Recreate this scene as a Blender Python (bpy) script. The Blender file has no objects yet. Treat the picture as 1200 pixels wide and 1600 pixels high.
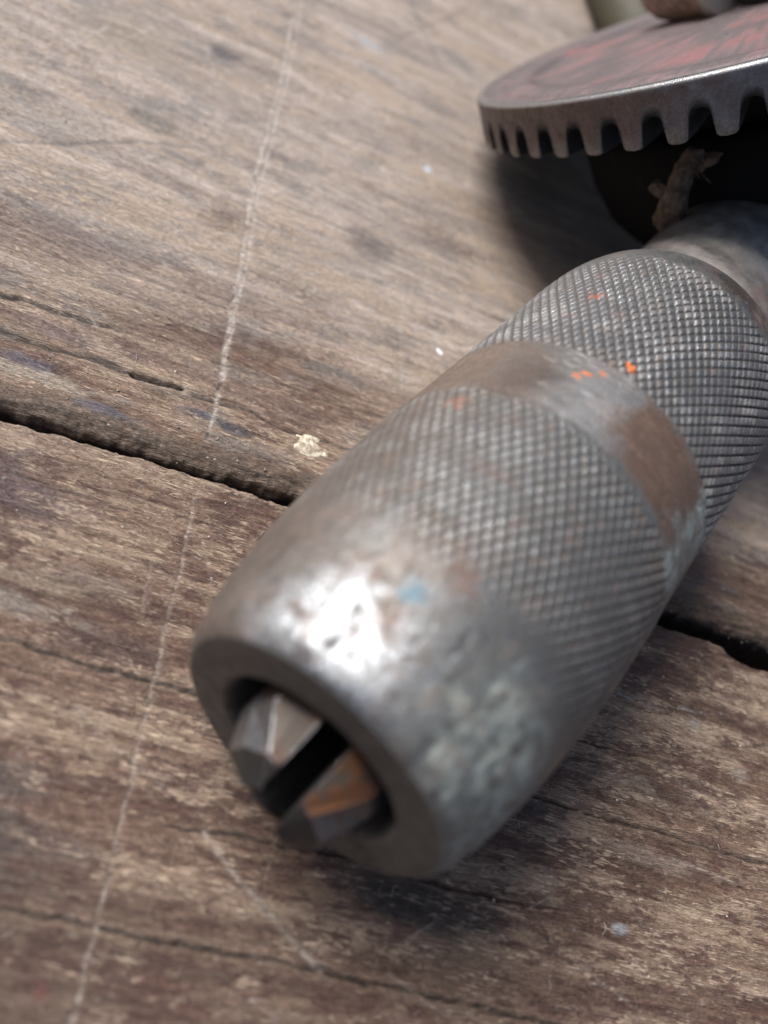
import bpy, bmesh, math, random
import numpy as np
from mathutils import Matrix, Vector

MM = 0.001
rad = math.radians
scene = bpy.context.scene
COL = scene.collection

# ------------------------------------------------------------------ camera
cam_d = bpy.data.cameras.new("camera")
cam = bpy.data.objects.new("camera", cam_d)
COL.objects.link(cam)
scene.camera = cam
Rm = Matrix(((0.72385, -0.68536, 0.07949), (0.58477, 0.54793, -0.59821), (0.36643, 0.47950, 0.79740)))
cam.matrix_world = Matrix.Translation(Vector((-2.969, -19.365, 62.98)) * MM) @ Rm.to_4x4()
cam_d.sensor_fit = 'HORIZONTAL'
cam_d.sensor_width = 36.0
cam_d.lens = 36.0 * 1298.75 / 1200.0
cam_d.clip_start = 0.002
cam_d.clip_end = 20.0
cam_d.dof.use_dof = True
cam_d.dof.focus_distance = 0.0735
cam_d.dof.aperture_fstop = 24.0

# ------------------------------------------------------------------ light
SUN_DIR = Vector((-0.60, 0.0, 0.80)).normalized()      # towards the light
el = math.asin(SUN_DIR.z)
world = bpy.data.worlds.new("World")
scene.world = world
world.use_nodes = True
wn = world.node_tree
wn.nodes.clear()
sky = wn.nodes.new("ShaderNodeTexSky")
sky.sky_type = 'NISHITA'
sky.sun_disc = False
sky.sun_elevation = el
sky.sun_rotation = math.atan2(SUN_DIR.x, SUN_DIR.y)
sky.air_density = 0.7
sky.dust_density = 4.0
sky.ozone_density = 0.8
bg = wn.nodes.new("ShaderNodeBackground")
bg.inputs['Strength'].default_value = 0.075
wo = wn.nodes.new("ShaderNodeOutputWorld")
wn.links.new(sky.outputs[0], bg.inputs[0])
wn.links.new(bg.outputs[0], wo.inputs[0])
sun_d = bpy.data.lights.new("sun", 'SUN')
sun_d.energy = 3.3
sun_d.angle = rad(28)
sun_d.color = (0.95, 0.975, 1.0)
sun = bpy.data.objects.new("sun", sun_d)
COL.objects.link(sun)
sun.rotation_euler = SUN_DIR.to_track_quat('Z', 'Y').to_euler()
sun.location = SUN_DIR * 1.0
scene.view_settings.view_transform = 'Standard'
scene.view_settings.look = 'None'
scene.view_settings.exposure = 0.6
scene.view_settings.gamma = 1.0


# ------------------------------------------------------------------ numpy noise
def _h(ix, iy, seed):
    n = (ix.astype(np.int64) * 374761393 + iy.astype(np.int64) * 668265263 + seed * 974711) & 0x7fffffff
    n = ((n ^ (n >> 13)) * 1274126177) & 0x7fffffff
    n = (n ^ (n >> 16)) & 0xffff
    return n / 65535.0


def vnoise(x, y, seed=0):
    """gradient noise, about 0..1"""
    x, y = np.broadcast_arrays(np.asarray(x, float), np.asarray(y, float))
    ix = np.floor(x); iy = np.floor(y)
    fx = x - ix; fy = y - iy
    ux = fx * fx * fx * (fx * (fx * 6 - 15) + 10); uy = fy * fy * fy * (fy * (fy * 6 - 15) + 10)
    def g(dx, dy):
        a = _h(ix + dx, iy + dy, seed) * (2 * np.pi)
        return np.cos(a) * (fx - dx) + np.sin(a) * (fy - dy)
    n0 = g(0, 0); n0 = n0 + (g(1, 0) - n0) * ux
    n1 = g(0, 1); n1 = n1 + (g(1, 1) - n1) * ux
    return np.clip(.5 + .85 * (n0 + (n1 - n0) * uy), 0, 1)


def fbm(x, y, seed=0, oct=4, gain=0.5):
    s = 0.0; a = 1.0; t = 0.0
    for k in range(oct):
        s = s + a * vnoise(x * 2.03 ** k + 17.3 * k, y * 2.03 ** k - 9.1 * k, seed + k * 7)
        t += a; a *= gain
    return s / t


def sstep(a, b, x):
    t = np.clip((x - a) / (b - a), 0, 1)
    return t * t * (3 - 2 * t)


def polydist(U, V, pts):
    """distance to a polyline and the arc parameter 0..1 along it"""
    best = np.full(U.shape, 1e9); par = np.zeros(U.shape)
    n = len(pts) - 1
    for i in range(n):
        (ax, ay), (bx, by) = pts[i], pts[i + 1]
        dx, dy = bx - ax, by - ay
        t = np.clip(((U - ax) * dx + (V - ay) * dy) / (dx * dx + dy * dy), 0, 1)
        d = np.hypot(U - ax - t * dx, V - ay - t * dy)
        m = d < best
        best = np.where(m, d, best); par = np.where(m, (i + t) / n, par)
    return best, par


def mix(a, b, m):
    return a + (np.asarray(b, float) - a) * m[..., None]


# ------------------------------------------------------------------ mesh helpers
def link(name, me, mats=None, parent=None):
    o = bpy.data.objects.new(name, me)
    COL.objects.link(o)
    if mats is not None:
        for m in (mats if isinstance(mats, (list, tuple)) else [mats]):
            me.materials.append(m)
    if parent is not None:
        o.parent = parent
    return o


def grid_mesh(name, P, wrap=False, attrs=None, col=None, smooth=True):
    """P: (rows, cols, 3) in mm"""
    r, c = P.shape[:2]
    idx = np.arange(r * c).reshape(r, c)
    if wrap:
        nx = np.roll(idx, -1, 1)
        q = np.stack([idx[:-1], nx[:-1], nx[1:], idx[1:]], -1).reshape(-1, 4)
    else:
        q = np.stack([idx[:-1, :-1], idx[:-1, 1:], idx[1:, 1:], idx[1:, :-1]], -1).reshape(-1, 4)
    me = bpy.data.meshes.new(name)
    me.vertices.add(r * c)
    me.vertices.foreach_set("co", (P.reshape(-1, 3) * MM).astype(np.float32).ravel())
    me.loops.add(q.size)
    me.loops.foreach_set("vertex_index", q.astype(np.int32).ravel())
    me.polygons.add(len(q))
    me.polygons.foreach_set("loop_start", np.arange(0, q.size, 4, dtype=np.int32))
    me.polygons.foreach_set("loop_total", np.full(len(q), 4, dtype=np.int32))
    me.polygons.foreach_set("use_smooth", np.full(len(q), smooth, dtype=bool))
    me.update(calc_edges=True)
    me.validate()
    for k, v in (attrs or {}).items():
        a = me.attributes.new(k, 'FLOAT', 'POINT')
        a.data.foreach_set("value", np.ascontiguousarray(v.reshape(-1)).astype(np.float32))
    if col is not None:
        a = me.attributes.new("tint", 'FLOAT_COLOR', 'POINT')
        cc = np.ones((r * c, 4), np.float32); cc[:, :3] = np.clip(col.reshape(-1, 3), 0, 1)
        a.data.foreach_set("color", cc.ravel())
    return me


def lathe_mesh(name, prof, seg=96, origin=(0, 0, 0), axis=(0, 1, 0)):
    """prof: list of (along, radius) in mm"""
    ax = Vector(axis).normalized()
    t = Vector((0, 0, 1)) if abs(ax.z) < 0.9 else Vector((1, 0, 0))
    e1 = ax.cross(t).normalized(); e2 = ax.cross(e1)
    th = np.linspace(0, 2 * np.pi, seg, endpoint=False)
    pr = np.array(prof, float)
    A = np.array(ax); E1 = np.array(e1); E2 = np.array(e2); O = np.array(origin, float)
    P = O + pr[:, 0, None, None] * A + pr[:, 1, None, None] * (np.cos(th)[None, :, None] * E1 + np.sin(th)[None, :, None] * E2)
    return grid_mesh(name, P, wrap=True)


def bevel_obj(o, w, seg=2):
    b = o.modifiers.new("bevel", 'BEVEL'); b.width = w * MM; b.segments = seg; b.limit_method = 'ANGLE'
    return o


def empty(name, loc=(0, 0, 0)):
    o = bpy.data.objects.new(name, None)
    COL.objects.link(o)
    o.location = Vector(loc) * MM
    o.empty_display_size = 0.01
    return o


# ------------------------------------------------------------------ materials
class NT:
    def __init__(s, name):
        s.m = bpy.data.materials.new(name); s.m.use_nodes = True
        s.t = s.m.node_tree; s.t.nodes.clear()
        s.out = s.n("ShaderNodeOutputMaterial"); s.b = s.n("ShaderNodeBsdfPrincipled")
        s.l(s.b.outputs[0], s.out.inputs[0])
        tc = s.n("ShaderNodeTexCoord")
        s.vec = s.vm('SCALE', tc.outputs['Object'], scale=1000.0)      # millimetres

    def n(s, k, **kw):
        x = s.t.nodes.new(k)
        for a, v in kw.items():
            setattr(x, a, v)
        return x

    def l(s, a, b):
        s.t.links.new(a, b)

    def vm(s, op, a, b=None, scale=None):
        x = s.n("ShaderNodeVectorMath", operation=op); s.l(a, x.inputs[0])
        if b is not None: x.inputs[1].default_value = b
        if scale is not None: x.inputs['Scale'].default_value = scale
        return x.outputs[0]

    def noise(s, scale, detail=4, rough=.55, stretch=None, dist=0.0, vec=None):
        v = vec or s.vec
        if stretch: v = s.vm('MULTIPLY', v, stretch)
        x = s.n("ShaderNodeTexNoise"); s.l(v, x.inputs['Vector'])
        x.inputs['Scale'].default_value = scale; x.inputs['Detail'].default_value = detail
        x.inputs['Roughness'].default_value = rough; x.inputs['Distortion'].default_value = dist
        return x.outputs['Fac']

    def ramp(s, f, a, b, va=0.0, vb=1.0):
        x = s.n("ShaderNodeMapRange", interpolation_type='SMOOTHSTEP')
        s.l(f, x.inputs[0])
        for i, v in zip((1, 2, 3, 4), (a, b, va, vb)): x.inputs[i].default_value = v
        return x.outputs[0]

    def mth(s, op, a, b=None, c=None):
        x = s.n("ShaderNodeMath", operation=op)
        for i, v in enumerate((a, b, c)):
            if v is None: continue
            if isinstance(v, (int, float)): x.inputs[i].default_value = v
            else: s.l(v, x.inputs[i])
        return x.outputs[0]

    def mixc(s, fac, a, b, mode='MIX'):
        x = s.n("ShaderNodeMix", data_type='RGBA', blend_type=mode)
        for sock, v in ((x.inputs['Factor'], fac), (x.inputs['A'], a), (x.inputs['B'], b)):
            sk = sock
            if sock.name in ('A', 'B'):
                sk = [i for i in x.inputs if i.name == sock.name and i.type == 'RGBA'][0]
            if sock.name == 'Factor': sk = x.inputs[0]
            if isinstance(v, (int, float)): sk.default_value = v
            elif isinstance(v, tuple): sk.default_value = v if len(v) == 4 else (*v, 1)
            else: s.l(v, sk)
        return [o for o in x.outputs if o.type == 'RGBA'][0]

    def attr(s, name, color=False):
        x = s.n("ShaderNodeAttribute", attribute_name=name)
        return x.outputs['Color'] if color else x.outputs['Fac']

    def bump(s, h, dist_mm, strength=1.0, normal=None):
        x = s.n("ShaderNodeBump"); s.l(h, x.inputs['Height'])
        x.inputs['Distance'].default_value = dist_mm * MM; x.inputs['Strength'].default_value = strength
        if normal is not None: s.l(normal, x.inputs['Normal'])
        return x.outputs[0]

    def set(s, **kw):
        for k, v in kw.items():
            sk = s.b.inputs[k.replace('_', ' ')]
            if isinstance(v, (int, float)): sk.default_value = v
            elif isinstance(v, tuple): sk.default_value = v if len(v) == 4 or sk.type != 'RGBA' else (*v, 1)
            else: s.l(v, sk)
        return s.m


def wood_material():
    s = NT("weathered_plank_wood")
    t = s.attr("tint", True)
    wsheen = s.attr("weather_sheen")
    keep = s.mth('SUBTRACT', 1.0, s.mth('MULTIPLY', wsheen, .6))
    # fine fibres running along x (the grain)
    f1 = s.noise(1.0, 5, .62, (0.22, 3.2, 1.0), .25)
    f2 = s.noise(1.0, 4, .6, (0.9, 9.0, 1.0), .2)
    f3 = s.noise(1.0, 7, .72, (0.7, 2.6, 1.0), .8)
    flake = s.ramp(s.mth('ADD', s.mth('MULTIPLY', f3, .62), s.mth('MULTIPLY', f2, .38)), .48, .54)
    worn = s.attr("worn")
    wf = s.ramp(s.mth('ADD', s.mth('MULTIPLY', flake, .36), worn), .42, .72)
    c = s.mixc(s.mth('MULTIPLY', wf, .7), t, (.57, .43, .31))
    c = s.mixc(s.mth('MULTIPLY', keep, s.ramp(f1, .36, .62, .62, 0.0)), c, s.mixc(1.0, c, (.50, .44, .41), 'MULTIPLY'))
    c = s.mixc(s.mth('MULTIPLY', keep, s.ramp(f2, .38, .6, .52, 0.0)), c, s.mixc(1.0, c, (.42, .36, .33), 'MULTIPLY'))
    c = s.mixc(s.ramp(f2, .54, .68, 0.0, .28), c, s.mixc(1.0, c, (1.55, 1.5, 1.45), 'MULTIPLY'))
    f4 = s.noise(1.0, 4, .65, (2.6, 16.0, 1.0), .3)
    c = s.mixc(s.ramp(f4, .36, .5, .5, 0.0), c, s.mixc(1.0, c, (.45, .4, .37), 'MULTIPLY'))
    c = s.mixc(s.ramp(f4, .56, .68, 0.0, .4), c, s.mixc(1.0, c, (1.45, 1.42, 1.4), 'MULTIPLY'))
    # pores: short black ticks
    p = s.noise(1.0, 2, .5, (1.1, 13.0, 1.0), .1)
    c = s.mixc(s.mth('MULTIPLY', keep, s.ramp(p, .27, .34, .65, 0.0)), c, (.035, .025, .02))
    # hair-fine pale scuffs across the grain
    g = s.noise(1.0, 3, .6, (6.0, .5, 1.0), .6)
    c = s.mixc(s.mth('MULTIPLY', s.ramp(g, .66, .74), .28), c, (.50, .42, .34))
    h = s.mth('ADD', s.mth('MULTIPLY', f1, .5), s.mth('ADD', s.mth('MULTIPLY', f2, .45), s.mth('ADD', s.mth('MULTIPLY', f4, .25), s.mth('MULTIPLY', flake, .2))))
    h = s.mth('SUBTRACT', h, s.mth('MULTIPLY', s.ramp(p, .27, .36, 1.0, 0.0), .3))
    nb = s.bump(h, .3, 1.0)
    r = s.ramp(f3, .3, .7, .42, .60)
    return s.set(Base_Color=c, Roughness=r, Normal=nb, Specular_IOR_Level=.5)


def steel_material(name="aged_steel", grime=.5):
    s = NT(name)
    t = s.attr("tint", True); met = s.attr("metal"); ro = s.attr("rough")
    n1 = s.noise(.9, 6, .65); n2 = s.noise(4.5, 5, .65); n3 = s.noise(14.0, 3, .6)
    c = s.mixc(s.ramp(n1, .38, .66, 0.0, .55), t, s.mixc(1.0, t, (.66, .60, .54), 'MULTIPLY'))
    c = s.mixc(s.ramp(n2, .42, .64, .55, 0.0), c, s.mixc(1.0, c, (.52, .49, .47), 'MULTIPLY'))
    c = s.mixc(s.ramp(n3, .60, .72, 0.0, .35), c, s.mixc(1.0, c, (1.5, 1.5, 1.5), 'MULTIPLY'))
    pit = s.ramp(n2, .30, .37, 1.0, 0.0)
    c = s.mixc(s.mth('MULTIPLY', pit, .7), c, (.03, .022, .018))
    r = s.mth('ADD', ro, s.mth('ADD', s.ramp(n1, .35, .65, -.08, .1), s.ramp(n2, .35, .65, .09, -.07)))
    m = s.mth('MULTIPLY', met, s.ramp(n2, .34, .5, .55, 1.0))
    h = s.mth('ADD', s.mth('MULTIPLY', n2, .5), s.mth('MULTIPLY', n3, .35))
    h = s.mth('SUBTRACT', h, s.mth('MULTIPLY', pit, .25))
    return s.set(Base_Color=c, Metallic=m, Roughness=r, Normal=s.bump(h, .10, .8))


def simple_metal(name, col, rough=.45, metal=.9, rust=.3, rust_col=(.16, .07, .03)):
    s = NT(name)
    n1 = s.noise(.6, 6, .65); n2 = s.noise(3.5, 5, .65)
    c = s.mixc(s.ramp(n2, .35, .65, .5, 0.0), col, tuple(x * .55 for x in col))
    k = s.ramp(n1, .62 - rust * .35, .72 - rust * .2)
    c = s.mixc(k, c, rust_col)
    m = s.mth('MULTIPLY', s.mth('SUBTRACT', 1.0, k), metal)
    return s.set(Base_Color=c, Metallic=m, Roughness=s.ramp(n2, .3, .7, rough - .08, rough + .15),
                 Normal=s.bump(s.mth('ADD', n2, n1), .12, .6))


M_wood = wood_material()
M_steel = steel_material()
M_gear = steel_material("painted_gear_steel")
M_jaw = simple_metal("jaw_steel", (.27, .27, .28), .30, .9, .15)
M_jawrust = simple_metal("rusted_jaw_flat", (.085, .07, .055), .6, .2, .75, (.145, .055, .018))
M_jawedge = simple_metal("jaw_edge_highlight", (.62, .64, .65), .22, 1.0, .0)  # highlight along the jaw ridges put into a lighter metal
M_jawshade = simple_metal("jaw_shade_steel", (.07, .066, .062), .45, .7, .2, (.05, .03, .02))  # jaw steel painted darker for shaded noses and gap walls
M_jawbrown = simple_metal("brown_jaw_flat", (.095, .075, .058), .5, .35, .55, (.10, .05, .028))
M_dark = simple_metal("black_oily_iron", (.045, .042, .04), .6, .5, .2, (.05, .03, .02))
M_frame_shade = simple_metal("frame_and_shade_black", (.011, .0105, .010), .8, .0, .1, (.02, .014, .01))  # near-black, so the fillers under the gear look like shade
M_frame_shade.node_tree.nodes["Principled BSDF"].inputs['Specular IOR Level'].default_value = .15
M_collar = simple_metal("grey_collar_steel", (.42, .41, .38), .5, .7, .15)
M_olive = simple_metal("olive_bar_iron", (.075, .065, .036), .6, .15, .2, (.05, .04, .025))


def handle_material():
    s = NT("brown_handle_wood")
    f = s.noise(1.0, 5, .6, (1.0, 1.0, 1.0), .3); g = s.noise(3.0, 4, .6)
    c = s.mixc(s.ramp(f, .35, .65), (.13, .075, .05), (.30, .20, .14))
    c = s.mixc(s.ramp(g, .3, .5, .6, 0.0), c, (.05, .03, .022))
    return s.set(Base_Color=c, Roughness=.5, Normal=s.bump(g, .2, .6))


def grease_material():
    s = NT("dried_tan_grease")
    n = s.noise(.9, 6, .7); g = s.noise(4.0, 5, .7)
    c = s.mixc(s.ramp(n, .35, .65), (.085, .052, .034), (.27, .20, .14))
    c = s.mixc(s.ramp(g, .32, .5, .7, 0.0), c, (.06, .04, .03))
    return s.set(Base_Color=c, Roughness=.75, Normal=s.bump(s.mth('ADD', n, g), .5, .9))


def fleck_material(name, a, b):
    s = NT(name)
    n = s.noise(1.6, 5, .65); g = s.noise(6.0, 4, .6)
    c = s.mixc(s.ramp(n, .4, .6), a, b)
    return s.set(Base_Color=c, Roughness=.8, Normal=s.bump(g, .2, .8))


M_handle = handle_material()
M_grease = grease_material()
M_plaster = fleck_material("crusty_plaster", (.30, .22, .15), (.68, .60, .46))
M_dust = fleck_material("pale_dust", (.30, .24, .18), (.62, .56, .48))
M_grey = fleck_material("grey_paint_drop", (.36, .38, .41), (.48, .50, .53))
M_white = fleck_material("white_paint_drop", (.75, .77, .80), (.88, .90, .92))

# ------------------------------------------------------------------ tabletop of planks
GRAIN = rad(30.2)
table = empty("tabletop")
table.rotation_euler = (0, 0, GRAIN)          # local x runs along the grain
table['kind'] = 'structure'
table['label'] = "weathered brown plank tabletop under the old hand drill"

S1 = [(-19.4, 106.61), (-17.26, 86.4), (-16.28, 71.63), (-15.33, 61.26), (-13.93, 50.31), (-12.41, 39.05), (-11.91, 33.5), (-11.69, 29.2)]
S1b = [(-18.53, 107.45), (-16.54, 87.0), (-15.55, 72.12), (-14.6, 61.68), (-13.4, 50.55), (-12.22, 39.96), (-11.85, 36)]
S1c = [(-11.19, 24.85), (-10.6, 19.06), (-10.15, 13.71), (-9.68, 7.73), (-9.7, 6.16), (-9.14, .44), (-8.88, -3.95), (-8.6, -8.78), (-8.19, -14.22), (-7.9, -24)]
SCR = [  # polyline, half width mm, strength, relief mm
    (S1, .19, 1.0, .12), (S1b, .17, .95, .10), (S1c, .14, .85, .14),
    ([(3.42, 61.38), (4.53, 52.38), (5.59, 43.34)], .14, .4, .03),
    ([(-3.94, 121.56), (3.21, 106.76)], .25, -.5, .0), ([(4.48, 125.4), (-4.33, 109.36)], .22, -.45, .0),
    ([(-14.33, 3.56), (-12.4, 2.4)], .14, .9, .06), ([(-12.6, 2.5), (-10.27, 1.09)], .13, .75, .08), ([(-10.3, 1.1), (-7.03, -.34), (-5.4, -1.2)], .17, -.95, .18), ([(-9.6, .95), (-6.6, -.35)], .1, .7, .0),
    ([(-3.21, -2.57), (-.1, -5.08), (3.81, -7.71), (7.64, -10.2)], .17, .85, .06),
    ([(-13.03, 17.54), (-11.96, 11.96)], .1, .45, .03), ([(-34.22, 74.96), (-33.3, 73.23)], .16, .8, .03),
    ([(-37.78, 82.44), (-41.58, 70.39)], .2, .5, .0), ([(-33.5, 86), (-36.8, 78)], .2, .4, .0), ([(-28, 90), (-24, 80)], .2, .35, .0),
    ([(43.77, 3.25), (37.07, 4.0)], .09, .7, .04), ([(15.37, -5.12), (12.56, -7.34)], .09, .6, .04), ([(18.5, -4), (17.9, -5.6)], .07, .7, .04), ([(23.6, -2.6), (25.3, -1.4)], .07, .8, .04),
    ([(34.02, 10.54), (37.93, 6.9)], .09, .5, .04), ([(31.39, 15.29), (34.84, 13.74)], .10, .75, .05), ([(28.5, 15.0), (31.2, 12.2)], .08, .5, .04), ([(36, 12.5), (41.5, 8.4)], .08, .5, .04), ([(39, 10.4), (43.4, 10.2)], .08, .45, .03),
    ([(-20.6, 22.6), (-20.0, 18.2)], .1, .3, .02), ([(2.5, 8), (1.9, -8)], .1, .25, .02), ([(31, .8), (36.5, -4.6)], .08, .4, .03), ([(26, -5), (33, -8)], .09, .4, .03), ([(12, -9), (22, -13)], .1, .4, .03),
    ([(-26, 53), (-10, 56)], .12, .3, .02), ([(-9, 98), (-3, 84)], .16, .3, .0), ([(-2, 79), (8, 66)], .14, .3, .0), ([(-31, 45), (-27.4, 60)], .12, .25, .02),
]
CRK = [  # polyline, half width, depth, dark
    ([(-60, 38.0), (-40, 37.6), (-32.95, 37.58), (-30.74, 38.03), (-27.8, 38.02), (-25.12, 38.26), (-20.21, 38.7)], .22, .45, .8),
    ([(-14, 38.8), (-11.84, 39.08), (-7.94, 39.44), (-2, 39.2), (6, 39.9)], .13, .2, .6),
    ([(-60, 33.4), (-31.46, 33.73), (-27.07, 33.75), (-22.99, 34.36), (-18.82, 34.16)], .28, .4, .65), ([(-20.5, 34.2), (-18.8, 34.2), (-17, 34.35), (-15.53, 34.44), (-14.9, 34.44)], .30, .9, 1.0),
    ([(-14.8, 34.4), (-12.06, 34.31), (-8.33, 34.74), (-5.23, 34.05), (4, 34.5)], .16, .3, .75),
    ([(-60, 7.2), (-21.1, 7.05), (-18.15, 7.03), (-14.86, 6.88), (-11.05, 6.91), (-6.54, 6.95), (2, 6.6)], .17, .4, .85),
    ([(-8, -3.0), (-4.13, -2.78), (.33, -2.37), (3.13, -2.4), (9.32, -2.05), (13.24, -2.53), (17.81, -2.63), (21.72, -2.56), (30.81, -2.12)], .13, .35, .85),
    ([(-60, -10.1), (-14.49, -9.98), (-10.55, -9.76), (-7.36, -10.01), (-2.02, -9.9), (4.74, -9.78), (11.94, -9.9), (30, -10.3), (60, -9.6)], .16, .4, .8),
    ([(22, 11.8), (25.99, 12.03), (31.81, 12.05), (36.89, 12.44)], .10, .25, .7),
    ([(12, 6.3), (21.18, 6.05), (24.26, 5.92), (30.53, 5.79), (36.65, 5.9), (41.82, 5.71), (47.6, 5.65), (80, 5.9)], .12, .3, .8),
    ([(-50, 52), (-40.24, 56.37), (-35.07, 59.82), (-28.43, 65.06), (-21.5, 68.49)], .3, .06, .35),
    ([(10, 60.5), (40, 62), (80, 61)], .2, .25, .5), ([(-45, 46.5), (-20, 46.0), (-12, 46.4)], .14, .18, .45), ([(-30, 20.6), (-14, 20.3)], .1, .2, .5), ([(-26, 15.9), (-8, 16.2), (0, 16)], .1, .2, .5),
]
BLOT = [  # u, v, ru, rv, colour, strength   (stains and dark patches mixed into the wood colour)
    (-24.67, 86.66, 2.4, 2.6, (.12, .11, .11), .75), (-28.67, 68.91, 3.0, 1.8, (.15, .14, .12), .6), (-1.01, 63.9, 3.4, 3.0, (.13, .11, .105), .6),
    (-17.97, 57.87, 3.5, 1.9, (.12, .075, .055), .7), (9, 70, 7, 3, (.16, .10, .075), .5), (-7.05, 104.2, 2.4, 1.0, (.45, .49, .54), .75), (-9.6, 105.2, 2.2, .7, (.45, .49, .54), .6),
    (-17.5, -6.0, 6.5, 3.2, (.095, .09, .09), .5), (-18, -2.4, 4, 1.5, (.10, .095, .10), .45), (15.78, 8.6, 9, 1.4, (.06, .052, .046), .6), (18.5, 5.0, 8.0, 1.6, (.055, .05, .045), .85), (15.25, -4.2, 7.0, 1.7, (.055, .05, .044), .75),
    (22.05, 9.0, 6.0, 2.2, (.085, .045, .035), .6), (-13.67, 8.9, 5, 1.4, (.10, .06, .055), .6), (-26.88, 30.5, 5.5, 1.0, (.55, .46, .36), .8), (-20.5, 29.2, 3.2, .7, (.16, .155, .19), .8), (-28.5, 31.6, 3.0, .7, (.17, .16, .20), .7),
    (-12.6, 32.4, 2.6, .7, (.10, .10, .125), .85), (-9.4, 32.0, 1.8, .8, (.10, .10, .12), .8), (-25, 35.8, 7, 1.0, (.24, .17, .17), .6), (-17.5, 33.0, 2.0, .5, (.17, .115, .075), .6),
    (-10.47, -13.9, .5, .5, (.26, .06, .065), .45), (-26, 26, 6, 2, (.17, .12, .12), .3), (-25, 19.5, 6, 3.2, (.17, .12, .125), .7), (-15.5, 13.5, 5, 1.2, (.40, .32, .25), .55), (-22, 9.8, 7, 1.2, (.42, .37, .31), .7), (-22, 12.2, 6, .6, (.45, .36, .26), .6),
    (40.44, 16.9, .55, .9, (.5, .5, .5), .7), (42.0, 16.2, .5, .5, (.5, .36, .25), .7), (45.5, 13.2, 1.1, 1.0, (.46, .38, .31), .75), (31.4, -2.7, .9, .55, (.52, .55, .58), .75), (24.8, -.4, 1.4, 1.6, (.42, .34, .26), .7), (25.5, -1.8, 1.0, .5, (.48, .38, .26), .6), (34, 3.6, 8, .8, (.42, .33, .26), .6), (36, 9.4, 4, 1.1, (.085, .045, .035), .6),
    (30, 9.6, 6, .8, (.40, .33, .25), .5), (-10, 37, 12, 1.3, (.19, .12, .095), .5), (-35, 82, 7, 5, (.42, .34, .25), .5), (-24, 78, 9, 2.5, (.44, .36, .29), .45), (2, 86, 14, 2.2, (.40, .31, .24), .5), (-36, 62, 6, 3, (.40, .36, .31), .5), (-18, 80, 3, 1.6, (.42, .34, .27), .4),
    (14, 78, 10, 4, (.40, .28, .19), .5), (30, 30.5, 6, .7, (.30, .17, .10), .7), (46, 30, 5, .6, (.38, .19, .09), .6), (-32, 55, 8, 1.4, (.22, .20, .19), .5), (-18, 98, 6, 2, (.22, .20, .19), .4), (-30, 48, 7, 2, (.25, .19, .17), .5),
]
DASH = [(31.42, 17.52), (35.0, 17.68), (40.96, 18.54), (44.81, 18.93), (49.59, 19.55), (56, 20)]
GAP_LO = np.array([(-300, 24.6), (-60, 24.9), (-28.07, 25.0), (-22.94, 25.38), (-16.49, 25.75), (-10.21, 25.9), (-3.63, 25.96), (20, 26.4), (36.68, 26.65), (40.85, 26.87), (43.6, 26.8), (44.6, 26.55), (45.6, 26.0), (47.15, 25.45), (50.5, 25.6), (58, 25.9), (62, 26.8), (300, 27.5)])
GAP_UP = np.array([(-300, 26.2), (-60, 26.4), (-28.65, 26.55), (-16.84, 27.1), (-10.47, 27.2), (-2.1, 27.75), (20, 28.9), (38.18, 29.4), (44.33, 29.5), (51, 29.3), (80, 29.0), (300, 28.5)])


def axis_samples(segs):
    out = []
    for a, b, d in segs:
        n = max(1, int(round((b - a) / d)))
        out.append(np.linspace(a, b, n, endpoint=False))
    out.append(np.array([segs[-1][1]]))
    return np.concatenate(out)


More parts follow.
